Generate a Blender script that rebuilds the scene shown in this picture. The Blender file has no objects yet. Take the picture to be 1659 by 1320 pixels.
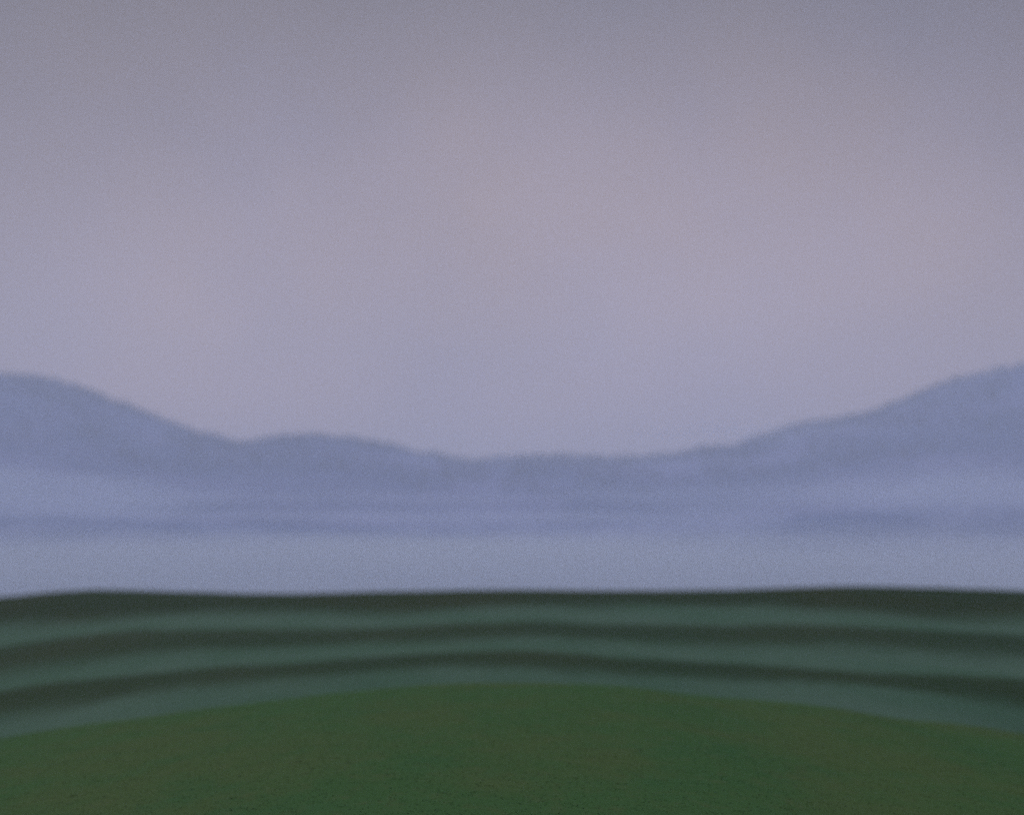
import bpy, math, random
from mathutils import noise, Vector

# ------------------------------------------------------------------ camera, sky, sun, exposure
sc = bpy.context.scene
C = sc.collection
EYE = 8.0                       # camera height above the field datum, metres
F = 2304.0                      # focal length in photo pixels (50 mm lens, 1659 px wide)
HZ = 940.0                      # row of the eye level in the photo
cam_d = bpy.data.cameras.new("camera")
cam = bpy.data.objects.new("camera", cam_d)
C.objects.link(cam)
cam.location = (0, 0, EYE)
cam.rotation_euler = (math.radians(90), 0, 0)
cam_d.lens = 50.0
cam_d.sensor_width = 36.0
cam_d.shift_y = (HZ - 660.0) / 1659.0
cam_d.clip_end = 60000.0
cam_d.dof.use_dof = True
cam_d.dof.focus_distance = 38.0
cam_d.dof.aperture_fstop = 0.155
sc.camera = cam

SUN_EL, SUN_AZ = math.radians(34), math.radians(-35)    # azimuth from +Y towards +X
world = bpy.data.worlds.new("World")
sc.world = world
world.use_nodes = True
nt = world.node_tree
N, L = nt.nodes, nt.links
N.clear()


def wnode(t, **kw):
    n = N.new(t)
    for k, v in kw.items():
        setattr(n, k, v)
    return n


out = wnode("ShaderNodeOutputWorld")
sky = wnode("ShaderNodeTexSky", sky_type='NISHITA', sun_disc=False)
sky.sun_elevation = SUN_EL
sky.sun_rotation = SUN_AZ
bg_sky = wnode("ShaderNodeBackground")
bg_sky.inputs[1].default_value = 0.15
L.new(sky.outputs[0], bg_sky.inputs[0])
# soft high cloud sheet: thin at the zenith, closed towards the horizon
tc = wnode("ShaderNodeTexCoord")
sep = wnode("ShaderNodeSeparateXYZ")
L.new(tc.outputs['Generated'], sep.inputs[0])
mp = wnode("ShaderNodeMapping")
mp.inputs['Scale'].default_value = (1.0, 1.0, 1.6)
mp.inputs['Location'].default_value = (0.35, 0.0, 0.2)
L.new(tc.outputs['Generated'], mp.inputs[0])
nz = wnode("ShaderNodeTexNoise")
nz.inputs['Scale'].default_value = 3.3
nz.inputs['Detail'].default_value = 5.0
nz.inputs['Roughness'].default_value = 0.45
nz.inputs['Distortion'].default_value = 0.4
L.new(mp.outputs[0], nz.inputs['Vector'])
elev = wnode("ShaderNodeValToRGB")       # cloud colour by height above the horizon
L.new(sep.outputs[2], elev.inputs[0])
el = elev.color_ramp.elements
el[0].position, el[0].color = 0.0, (1.000, 0.600, 0.470, 1)
el[1].position, el[1].color = 0.42, (0.165, 0.130, 0.100, 1)
e = el.new(0.70); e.color = (1.080, 1.140, 1.720, 1)
e = el.new(0.16); e.color = (0.560, 0.400, 0.370, 1)
e = el.new(0.30); e.color = (0.350, 0.262, 0.255, 1)
var = wnode("ShaderNodeMapRange")
var.inputs['From Min'].default_value = 0.3
var.inputs['From Max'].default_value = 0.7
var.inputs['To Min'].default_value = 0.82
var.inputs['To Max'].default_value = 1.12
L.new(nz.outputs['Fac'], var.inputs['Value'])
bg_cl = wnode("ShaderNodeBackground")
nz2 = wnode("ShaderNodeTexNoise")       # thinner lavender patches among warmer grey ones
nz2.inputs['Scale'].default_value = 5.2
nz2.inputs['Detail'].default_value = 4.0
nz2.inputs['Roughness'].default_value = 0.5
L.new(tc.outputs['Generated'], nz2.inputs['Vector'])
hue = wnode("ShaderNodeMapRange")
hue.inputs['From Min'].default_value = 0.35
hue.inputs['From Max'].default_value = 0.65
L.new(nz2.outputs['Fac'], hue.inputs['Value'])
tint = wnode("ShaderNodeMix", data_type='RGBA')
L.new(hue.outputs[0], tint.inputs[0])
tint.inputs[6].default_value = (1.045, 1.00, 0.94, 1)
tint.inputs[7].default_value = (0.955, 0.985, 1.12, 1)
tinted = wnode("ShaderNodeMix", data_type='RGBA', blend_type='MULTIPLY')
tinted.inputs[0].default_value = 1.0
L.new(elev.outputs[0], tinted.inputs[6])
L.new(tint.outputs[2], tinted.inputs[7])
L.new(tinted.outputs[2], bg_cl.inputs[0])
# the cloud is thinnest, so lightest, ahead and a little to the right
glow = wnode("ShaderNodeVectorMath", operation='DOT_PRODUCT')
L.new(tc.outputs['Generated'], glow.inputs[0])
glow.inputs[1].default_value = Vector((0.04, 1.0, 0.12)).normalized()
thin = wnode("ShaderNodeMapRange")
thin.interpolation_type = 'SMOOTHSTEP'
thin.inputs['From Min'].default_value = 0.85
thin.inputs['From Max'].default_value = 1.0
thin.inputs['To Min'].default_value = 0.50
thin.inputs['To Max'].default_value = 1.08
L.new(glow.outputs['Value'], thin.inputs['Value'])
mul = wnode("ShaderNodeMath", operation='MULTIPLY')
L.new(thin.outputs[0], mul.inputs[0])
L.new(var.outputs[0], mul.inputs[1])
high = wnode("ShaderNodeMapRange")      # overhead the cloud is evenly bright again
high.inputs['From Min'].default_value = 0.45
high.inputs['From Max'].default_value = 0.70
L.new(sep.outputs[2], high.inputs['Value'])
mx = wnode("ShaderNodeMix")
L.new(high.outputs[0], mx.inputs[0])
L.new(mul.outputs[0], mx.inputs[2])
mx.inputs[3].default_value = 1.0
L.new(mx.outputs[0], bg_cl.inputs[1])
cover = wnode("ShaderNodeMapRange")
cover.interpolation_type = 'SMOOTHSTEP'
cover.inputs['From Min'].default_value = 0.45
cover.inputs['From Max'].default_value = 0.95
cover.inputs['To Min'].default_value = 0.96
cover.inputs['To Max'].default_value = 0.30
L.new(sep.outputs[2], cover.inputs['Value'])
mixw = wnode("ShaderNodeMixShader")
L.new(cover.outputs[0], mixw.inputs[0])
L.new(bg_sky.outputs[0], mixw.inputs[1])
L.new(bg_cl.outputs[0], mixw.inputs[2])
L.new(mixw.outputs[0], out.inputs[0])

sun_d = bpy.data.lights.new("sun", 'SUN')
sun_d.energy = 1.1
sun_d.angle = math.radians(20)
sun_d.color = (1.0, 0.95, 0.90)
sun = bpy.data.objects.new("sun", sun_d)
C.objects.link(sun)
sd = Vector((math.sin(SUN_AZ) * math.cos(SUN_EL), math.cos(SUN_AZ) * math.cos(SUN_EL), math.sin(SUN_EL)))
sun.rotation_euler = sd.to_track_quat('Z', 'Y').to_euler()

sc.view_settings.view_transform = 'Standard'
sc.view_settings.look = 'None'
sc.view_settings.gamma = 1.0
sc.view_settings.exposure = 0.0
sc.view_settings.use_curve_mapping = False
sc.cycles.use_denoising = False
sc.cycles.use_adaptive_sampling = False
sc.cycles.max_bounces = 5
sc.cycles.diffuse_bounces = 2
sc.cycles.volume_bounces = 3
sc.cycles.transparent_max_bounces = 32


# ------------------------------------------------------------------ helpers
def tag(o, label, cat=None, kind='structure', group=None):
    o['label'] = label
    if kind:
        o['kind'] = kind
    if cat:
        o['category'] = cat
    if group:
        o['group'] = group
    return o


def link_mesh(name, verts, faces, mat, smooth=True):
    me = bpy.data.meshes.new(name)
    me.from_pydata(verts, [], faces)
    if smooth:
        me.polygons.foreach_set("use_smooth", [True] * len(me.polygons))
    me.materials.append(mat)
    me.update()
    o = bpy.data.objects.new(name, me)
    C.objects.link(o)
    return o


def lerp_tab(tab, x):
    """smooth interpolation in a table of (x, value); straight extension outside"""
    if x <= tab[0][0]:
        return tab[0][1]
    if x >= tab[-1][0]:
        return tab[-1][1]
    for i in range(len(tab) - 1):
        if x <= tab[i + 1][0]:
            x0, v0 = tab[i]
            x1, v1 = tab[i + 1]
            m0 = (v1 - tab[i - 1][1]) / (x1 - tab[i - 1][0]) if i > 0 else (v1 - v0) / (x1 - x0)
            m1 = (tab[i + 2][1] - v0) / (tab[i + 2][0] - x0) if i + 2 < len(tab) else (v1 - v0) / (x1 - x0)
            h = x1 - x0
            t = (x - x0) / h
            return ((2 * t**3 - 3 * t**2 + 1) * v0 + (t**3 - 2 * t**2 + t) * h * m0
                    + (-2 * t**3 + 3 * t**2) * v1 + (t**3 - t**2) * h * m1)


def height_at(tab, x, d):
    """real height of a crest measured in the photo, standing d metres away"""
    return EYE - (lerp_tab(tab, 829.5 + F * x / d) - HZ) * d / F


def sstep(a, b, x):
    t = min(1.0, max(0.0, (x - a) / (b - a)))
    return t * t * (3 - 2 * t)


def fbm(x, y, z=0.0, o=4):
    return noise.fractal(Vector((x, y, z)), 1.0, 2.0, o)


class Mat:
    def __init__(self, name, rough=0.95):
        self.m = bpy.data.materials.new(name)
        self.m.use_nodes = True
        self.t = self.m.node_tree
        self.b = self.t.nodes["Principled BSDF"]
        self.b.inputs['Roughness'].default_value = rough
        self.b.inputs['Specular IOR Level'].default_value = 0.03
        g = self.t.nodes.new("ShaderNodeNewGeometry")
        self.pos = g.outputs['Position']

    def noise(self, scale, detail=4, rough=0.55, sx=(1, 1, 1), loc=(0, 0, 0), dist=0.0):
        mp = self.t.nodes.new("ShaderNodeMapping")
        mp.inputs['Scale'].default_value = sx
        mp.inputs['Location'].default_value = loc
        self.t.links.new(self.pos, mp.inputs[0])
        n = self.t.nodes.new("ShaderNodeTexNoise")
        n.inputs['Scale'].default_value = scale
        n.inputs['Detail'].default_value = detail
        n.inputs['Roughness'].default_value = rough
        n.inputs['Distortion'].default_value = dist
        self.t.links.new(mp.outputs[0], n.inputs['Vector'])
        return n.outputs['Fac']

    def rng(self, v, a, b, c=0.0, d=1.0):
        r = self.t.nodes.new("ShaderNodeMapRange")
        r.interpolation_type = 'SMOOTHSTEP'
        for i, q in zip(('From Min', 'From Max', 'To Min', 'To Max'), (a, b, c, d)):
            r.inputs[i].default_value = q
        self.t.links.new(v, r.inputs['Value'])
        return r.outputs[0]

    def mix(self, fac, a, b, mode='MIX'):
        n = self.t.nodes.new("ShaderNodeMix")
        n.data_type = 'RGBA'
        n.blend_type = mode
        if isinstance(fac, (int, float)):
            n.inputs[0].default_value = fac
        else:
            self.t.links.new(fac, n.inputs[0])
        for s, c in ((6, a), (7, b)):
            if isinstance(c, tuple):
                n.inputs[s].default_value = (*c, 1)
            else:
                self.t.links.new(c, n.inputs[s])
        return n.outputs[2]

    def attr(self, name):
        a = self.t.nodes.new("ShaderNodeAttribute")
        a.attribute_name = name
        return a.outputs['Fac']

    def colour(self, c):
        self.t.links.new(c, self.b.inputs['Base Color'])

    def bump(self, v, strength, dist):
        b = self.t.nodes.new("ShaderNodeBump")
        b.inputs['Strength'].default_value = strength
        b.inputs['Distance'].default_value = dist
        self.t.links.new(v, b.inputs['Height'])
        self.t.links.new(b.outputs[0], self.b.inputs['Normal'])


def volume_mat(name, colour, density, aniso=0.0):
    m = bpy.data.materials.new(name)
    m.use_nodes = True
    t = m.node_tree
    t.nodes.clear()
    o = t.nodes.new("ShaderNodeOutputMaterial")
    v = t.nodes.new("ShaderNodeVolumePrincipled")
    v.inputs['Color'].default_value = (*colour, 1)
    v.inputs['Density'].default_value = density
    v.inputs['Anisotropy'].default_value = aniso
    t.links.new(v.outputs[0], o.inputs['Volume'])
    return m


# ------------------------------------------------------------------ crests read off the photo (column, row)
T_HILL = [(-2200, 530), (-900, 570), (-300, 590), (0, 606), (60, 609), (120, 622), (180, 646), (240, 668), (300, 690), (350, 705), (410, 714),
          (470, 706), (530, 706), (590, 712), (650, 725), (720, 738), (770, 744), (850, 739), (930, 738),
          (1000, 740), (1060, 738), (1130, 727), (1190, 718), (1240, 702), (1290, 686), (1340, 680),
          (1400, 668), (1460, 648), (1520, 622), (1580, 605), (1659, 590), (2000, 560), (2600, 540), (4000, 530)]
T_FOOT = [(-1500, 800), (0, 838), (200, 842), (400, 850), (600, 852), (830, 846), (1000, 848), (1200, 845), (1350, 830),
          (1500, 824), (1659, 818), (3000, 790)]
T_R1 = [(-900, 1030), (-200, 985), (0, 968), (80, 960), (160, 957), (300, 960), (450, 962), (600, 959), (830, 955), (1000, 957),
        (1150, 956), (1300, 952), (1400, 950), (1500, 952), (1659, 957), (1900, 966), (2600, 1010)]
T_R2 = [(-900, 1170), (-200, 1085), (0, 1054), (120, 1036), (250, 1027), (400, 1024), (600, 1020), (830, 1011), (1000, 1018),
        (1200, 1020), (1350, 1020), (1500, 1026), (1659, 1034), (1900, 1050), (2600, 1110)]
T_R3 = [(-900, 1270), (-200, 1165), (0, 1124), (150, 1106), (300, 1092), (450, 1080), (600, 1068), (830, 1058), (1000, 1067),
        (1150, 1076), (1300, 1084), (1450, 1094), (1659, 1106), (1900, 1130), (2600, 1220)]
T_M = [(-1500, 1600), (-700, 1370), (-200, 1232), (0, 1190), (150, 1170), (300, 1150), (450, 1132), (600, 1116), (720, 1108), (830, 1106), (950, 1108),
       (1050, 1114), (1150, 1128), (1300, 1140), (1400, 1150), (1500, 1168), (1659, 1184), (1900, 1225), (2600, 1420)]

# ------------------------------------------------------------------ valley floor: one sheet to the horizon
VALLEY = -34.0
mat = Mat("valley_grass")
mat.colour(mat.mix(mat.rng(mat.noise(0.004), 0.4, 0.6), (0.05, 0.075, 0.06), (0.07, 0.09, 0.085)))
vs, fs = [], []
NX = 60
for j in range(NX + 1):
    for i in range(NX + 1):
        x, y = -13000 + 26000 * i / NX, -9000 + 22000 * j / NX
        vs.append((x, y, VALLEY + 3 * fbm(x / 900, y / 900)))
for j in range(NX):
    for i in range(NX):
        a = j * (NX + 1) + i
        fs.append((a, a + 1, a + NX + 2, a + NX + 1))
tag(link_mesh("ground", vs, fs, mat.m), "valley floor lost under pale lilac mist")

# ------------------------------------------------------------------ field: rolling rises between the knoll and the valley
D1, D2, D3, DM = 300.0, 205.0, 150.0, 80.0


def field_nodes(x):
    w = 1.6 * fbm(x / 60, 3.1)
    r1, r2, r3 = height_at(T_R1, x, D1), height_at(T_R2, x, D2) - 0.3, height_at(T_R3, x, D3) - 0.25
    m = height_at(T_M, x, DM)
    return [(70, min(m, r3) - 2.4), (118, min(m, r3) - 1.8), (D3, r3 + w * 0.05), (D3 + 24, r3 - 0.25 + (r2 - r3) * 0.25), (D2, r2),
            (D2 + 34, r2 + 0.1 + (r1 - r2) * 0.25), (D1, r1), (D1 + 60, r1 - 3.2), (D1 + 190, r1 - 18), (D1 + 420, VALLEY - 3)]


vs, fs, mist_clear = [], [], []
rnd = random.Random(2)
rows = []
y = 70.0
while y < 720:
    rows.append(y)
    y += 1.2 if y < 320 else 5
cols = [(-1.0 + 2.0 * i / 260) for i in range(261)]
for y in rows:
    for c in cols:
        x = c * (1.15 * y + 30)
        z = lerp_tab(field_nodes(x), y) + 0.10 * fbm(x / 14, y / 9) + 0.05 * fbm(x / 3, y / 2)
        vs.append((x, y, z))
        # dark pasture (1) along each rise, mist below it painted as blue-green (0); edges wander
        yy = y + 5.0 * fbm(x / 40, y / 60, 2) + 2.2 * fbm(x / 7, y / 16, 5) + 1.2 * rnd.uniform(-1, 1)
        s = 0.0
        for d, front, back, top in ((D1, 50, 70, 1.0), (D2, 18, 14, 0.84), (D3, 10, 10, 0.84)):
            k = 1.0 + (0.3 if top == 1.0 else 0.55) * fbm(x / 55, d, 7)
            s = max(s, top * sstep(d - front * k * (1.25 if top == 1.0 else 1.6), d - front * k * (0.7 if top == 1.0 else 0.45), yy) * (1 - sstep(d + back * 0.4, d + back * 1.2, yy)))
        mist_clear.append(s)
W = len(cols)
for j in range(len(rows) - 1):
    for i in range(W - 1):
        a = j * W + i
        fs.append((a, a + 1, a + W + 1, a + W))
mat = Mat("field_painted_mist")
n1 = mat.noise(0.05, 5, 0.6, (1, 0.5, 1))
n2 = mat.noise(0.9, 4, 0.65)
mist_teal = mat.mix(mat.rng(n1, 0.35, 0.65), (0.060, 0.121, 0.060), (0.082, 0.140, 0.078))  # pale mist of the hollows, put into the field's base colour
mist_teal = mat.mix(mat.rng(n2, 0.45, 0.75, 0, 0.5), mist_teal, (0.050, 0.095, 0.058))
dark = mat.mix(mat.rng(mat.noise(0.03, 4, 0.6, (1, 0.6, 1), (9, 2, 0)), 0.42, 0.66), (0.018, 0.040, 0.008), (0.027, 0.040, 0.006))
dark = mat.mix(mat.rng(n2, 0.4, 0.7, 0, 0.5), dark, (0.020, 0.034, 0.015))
mat.colour(mat.mix(mat.attr("mist_clear"), mist_teal, dark))
mat.bump(mat.noise(2.2, 5, 0.7), 0.7, 0.15)
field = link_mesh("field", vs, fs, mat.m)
at = field.data.attributes.new("mist_clear", 'FLOAT', 'POINT')
at.data.foreach_set("value", mist_clear)
tag(field, "rolling dark green field with blue-green mist painted between its rises")

# ------------------------------------------------------------------ knoll: the near rounded grass hill
def knoll_z(x, y):
    c = height_at(T_M, x, DM) - 0.36
    if y < DM:
        t = (DM - y) / DM
        z = c - 0.35 * t - 3.1 * t * t * t + 0.2 * math.sin(t * 3.14)
    else:
        t = (y - DM) / 34.0
        z = c - 4.2 * t * t
    return z + 0.07 * fbm(x / 7, y / 5, 1) + 0.03 * fbm(x / 1.5, y / 1.2, 4)


vs, fs = [], []
R, W = 190, 300
for j in range(R + 1):
    y = 8 + (112 - 8) * j / R
    for i in range(W + 1):
        x = (-1 + 2 * i / W) * (62 + 0.2 * y)
        vs.append((x, y, knoll_z(x, y)))
for j in range(R):
    for i in range(W):
        a = j * (W + 1) + i
        fs.append((a, a + 1, a + W + 2, a + W + 1))


def grass_colour(mat, k=0.89):
    def c(r, g, b):
        return (r * k, g * k, b * k)
    a = mat.mix(mat.rng(mat.noise(0.10, 5, 0.6, (1, 0.55, 1)), 0.42, 0.62), c(0.056, 0.128, 0.032), c(0.076, 0.124, 0.032))
    a = mat.mix(mat.rng(mat.noise(0.22, 5, 0.65, (1, 0.6, 1), (7, 3, 0)), 0.50, 0.70, 0, 0.7), a, c(0.046, 0.124, 0.034))
    a = mat.mix(mat.rng(mat.noise(1.3, 4, 0.7, (1, 0.5, 1), (3, 1, 0)), 0.48, 0.72, 0, 0.55), a, c(0.088, 0.120, 0.036))
    return mat.mix(mat.rng(mat.noise(5.0, 3, 0.7), 0.45, 0.7, 0, 0.15), a, c(0.044, 0.092, 0.028))


mat = Mat("knoll_turf")
mat.colour(grass_colour(mat))
mat.bump(mat.noise(6.0, 5, 0.75), 0.35, 0.04)
tag(link_mesh("knoll", vs, fs, mat.m), "low rounded green grass hill filling the foreground")

# short turf over the knoll: one mesh of narrow bent blades
rnd = random.Random(4)
vs, fs = [], []
for k in range(190000):
    y = 20 + 66 * rnd.random() ** 0.8
    x = (rnd.random() * 2 - 1) * (0.40 * y + 3)
    z = knoll_z(x, y) - 0.01
    h = 0.018 + 0.030 * rnd.random() ** 2
    a = rnd.random() * 6.283
    w = 0.012 + 0.014 * rnd.random()
    dx, dy = math.cos(a) * w, math.sin(a) * w
    lx, ly = (rnd.random() - .5) * h * 5, (rnd.random() - .5) * h * 5
    n = len(vs)
    vs += [(x - dx, y - dy, z), (x + dx, y + dy, z), (x + lx, y + ly, z + h)]
    fs.append((n, n + 1, n + 2))
mat = Mat("grass_blades")
mat.colour(grass_colour(mat, 0.94))
tag(link_mesh("grass", vs, fs, mat.m, False), "short turf growing over the near grass hill", kind='stuff')

# ------------------------------------------------------------------ hills
DH = 6000.0


def hills_z(x, y):
    yc = DH + 260 * fbm(x / 2600, 0.5)
    h = height_at(T_HILL, x * DH / yc, DH) * yc / DH
    if y <= yc:
        t = sstep(yc - 2300, yc, y) ** 1.1
    else:
        t = 1 - 0.75 * sstep(yc, yc + 3500, y)
    g = (1 - abs(fbm(x / 420, y / 900, 2))) - 0.7
    h -= 20
    return VALLEY - 6 + (h - VALLEY + 6) * t + 55 * g * t * (1 - t) * 2.2 + 6 * fbm(x / 90, y / 90, 3) * t


vs, fs = [], []
R, W = 130, 420
for j in range(R + 1):
    y = 3600 + 4400 * (j / R)
    for i in range(W + 1):
        x = -5200 + 10400 * i / W
        vs.append((x, y, hills_z(x, y)))
for j in range(R):
    for i in range(W):
        a = j * (W + 1) + i
        fs.append((a, a + 1, a + W + 2, a + W + 1))
mat = Mat("hill_slopes")
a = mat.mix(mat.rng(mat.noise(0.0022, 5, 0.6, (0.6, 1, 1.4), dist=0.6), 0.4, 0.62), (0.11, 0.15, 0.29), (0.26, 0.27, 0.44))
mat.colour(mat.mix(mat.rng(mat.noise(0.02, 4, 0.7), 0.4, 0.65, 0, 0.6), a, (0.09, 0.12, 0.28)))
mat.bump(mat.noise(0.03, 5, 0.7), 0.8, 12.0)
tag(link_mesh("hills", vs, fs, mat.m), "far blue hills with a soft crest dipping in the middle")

DF = 4200.0
vs, fs = [], []
R, W = 60, 360
for j in range(R + 1):
    y = 3450 + 1750 * j / R
    for i in range(W + 1):
        x = -3900 + 7800 * i / W
        yc = DF + 120 * fbm(x / 900, 1.5)
        h = height_at(T_FOOT, x * DF / yc, DF) * yc / DF + 16 * fbm(x / 700, 4.4)
        t = sstep(yc - 620, yc, y) if y <= yc else 1 - sstep(yc, yc + 900, y)
        vs.append((x, y, VALLEY - 5 + (h - VALLEY + 5) * t + 3.5 * fbm(x / 60, y / 60) * t))
for j in range(R):
    for i in range(W):
        a = j * (W + 1) + i
        fs.append((a, a + 1, a + W + 2, a + W + 1))
mat = Mat("foothill_pasture")
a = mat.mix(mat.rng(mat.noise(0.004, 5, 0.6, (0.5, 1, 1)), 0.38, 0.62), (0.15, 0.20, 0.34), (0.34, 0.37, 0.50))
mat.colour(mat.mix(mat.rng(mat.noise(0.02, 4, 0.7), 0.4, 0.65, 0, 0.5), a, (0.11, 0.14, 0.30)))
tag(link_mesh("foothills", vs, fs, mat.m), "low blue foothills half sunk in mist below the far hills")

# woods along the far crest and upper slopes
rnd = random.Random(9)
vs, fs = [], []
for k in range(14000):
    x = (rnd.random() * 2 - 1) * 4200
    yc = DH + 260 * fbm(x / 2600, 0.5)
    y = yc + 60 - 900 * rnd.random() ** 2.2
    if y < yc - 120 and fbm(x / 260, y / 260, 8, 3) < -0.12:
        continue
    z = hills_z(x, y) - 2
    h, w = (12 + 16 * rnd.random()) * (1.15 + 0.9 * noise.noise(Vector((x / 85, y / 85, 0)))), 4 + 5 * rnd.random()
    n = len(vs)
    a0 = rnd.random() * 3
    for q in range(5):
        vs.append((x + w * math.cos(a0 + q * 1.2566), y + w * math.sin(a0 + q * 1.2566), z))
    vs.append((x + rnd.uniform(-1, 1), y, z + h))
    fs += [(n + q, n + (q + 1) % 5, n + 5) for q in range(5)]
mat = Mat("far_woods")
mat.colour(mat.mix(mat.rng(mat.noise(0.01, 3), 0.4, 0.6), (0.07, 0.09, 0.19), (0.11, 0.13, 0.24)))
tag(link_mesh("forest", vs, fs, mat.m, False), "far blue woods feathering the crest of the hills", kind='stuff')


# ------------------------------------------------------------------ mist banks lying in the valley, and the air itself
def mist(px, py, d, hw, hh, depth, dens, label, lump=0.38, seed=0):
    """closed lumpy lens of mist: centre px,py as measured in the photo at distance d; half width, half height, half depth in metres"""
    cx, cz = (px - 829.5) * d / F, EYE - (py - HZ) * d / F
    vs, fs = [], []
    U, V = 72, 26
    for v in range(1, V):
        ph = math.pi * v / V
        for u in range(U):
            th = 2 * math.pi * u / U
            n = Vector((math.cos(th) * math.sin(ph), math.sin(th) * math.sin(ph), math.cos(ph)))
            r = 1 + lump * noise.fractal(n * 2.8 + Vector((seed * 7.3, 0, 0)), 1.0, 2.0, 3)
            q = math.sin(ph) ** 1.4            # thins out towards its top and its foot
            vs.append((cx + n.x * hw * r * q, d + n.y * depth * r * q, cz + n.z * hh * (0.3 + 0.7 * r) + 0.4 * hh * noise.noise(Vector(((cx + n.x * hw * r * q) / (0.42 * hw), seed * 3.3, 1.0)))))
    top = len(vs); vs.append((cx, d, cz + hh)); bot = len(vs); vs.append((cx, d, cz - hh))
    for v in range(V - 2):
        for u in range(U):
            a, b = v * U + u, v * U + (u + 1) % U
            fs.append((a, a + U, b + U, b))
    for u in range(U):
        fs.append((top, u, (u + 1) % U))
        fs.append((bot, (V - 2) * U + (u + 1) % U, (V - 2) * U + u))
    o = link_mesh("mist", vs, fs, volume_mat("mist_air", (0.90, 0.945, 1.0), dens))
    return tag(o, label, kind='stuff')


mist(300, 948, 2500, 3000, 104, 640, 0.0007, "broad pale mist bank lying behind the dark field crest", seed=1)
mist(1000, 940, 1950, 3000, 62, 460, 0.0007, "low dense mist layer on the valley floor", seed=7)
mist(150, 908, 1650, 1000, 30, 190, 0.0012, "thin pale mist sheet above the field at left", seed=2)
mist(1500, 900, 2200, 1300, 56, 260, 0.0010, "thin pale mist sheet at right under the foothills", seed=3)
mist(1050, 876, 3000, 1100, 20, 170, 0.0014, "small mist wisp before the foothills", seed=8)
mist(420, 888, 3100, 900, 17, 170, 0.0014, "second mist wisp before the foothills at left", seed=12)
mist(-130, 812, 4300, 840, 150, 420, 0.0013, "pale mist wedge on the left hill flank", seed=4)
mist(1760, 800, 4300, 860, 110, 400, 0.0012, "pale mist wedge on the right hill flank", seed=5)
mist(760, 838, 4600, 1500, 24, 240, 0.0016, "thin mist streak between foothills and far hills", seed=6)
mist(1230, 806, 4500, 620, 60, 240, 0.0008, "faint mist patch on the right foot of the hills", seed=9)
mist(1180, 946, 2700, 1900, 108, 420, 0.0008, "pale mist swell at right centre behind the dark crest", seed=21)
mist(860, 752, 5650, 1500, 40, 160, 0.0007, "thin mist hugging the low middle of the far crest", seed=31)
mist(1330, 700, 5650, 700, 50, 160, 0.0007, "thin mist hugging the rising far crest at right", seed=33)
mist(700, 902, 2300, 900, 20, 160, 0.0011, "thin mist wisp floating over the valley bank", seed=35)
mist(560, 806, 4700, 1100, 24, 160, 0.0010, "faint mist thread across the foot of the hills", seed=14)

v = [(x, y, z) for x in (-13500, 13500) for y in (-9500, 13500) for z in (VALLEY - 14, 1250)]
f = [(0, 1, 3, 2), (4, 6, 7, 5), (0, 4, 5, 1), (2, 3, 7, 6), (0, 2, 6, 4), (1, 5, 7, 3)]
tag(link_mesh("haze", v, f, volume_mat("haze_air", (0.88, 0.935, 1.0), 0.00020), False),
    "even lilac-blue haze filling the whole valley", kind='stuff')
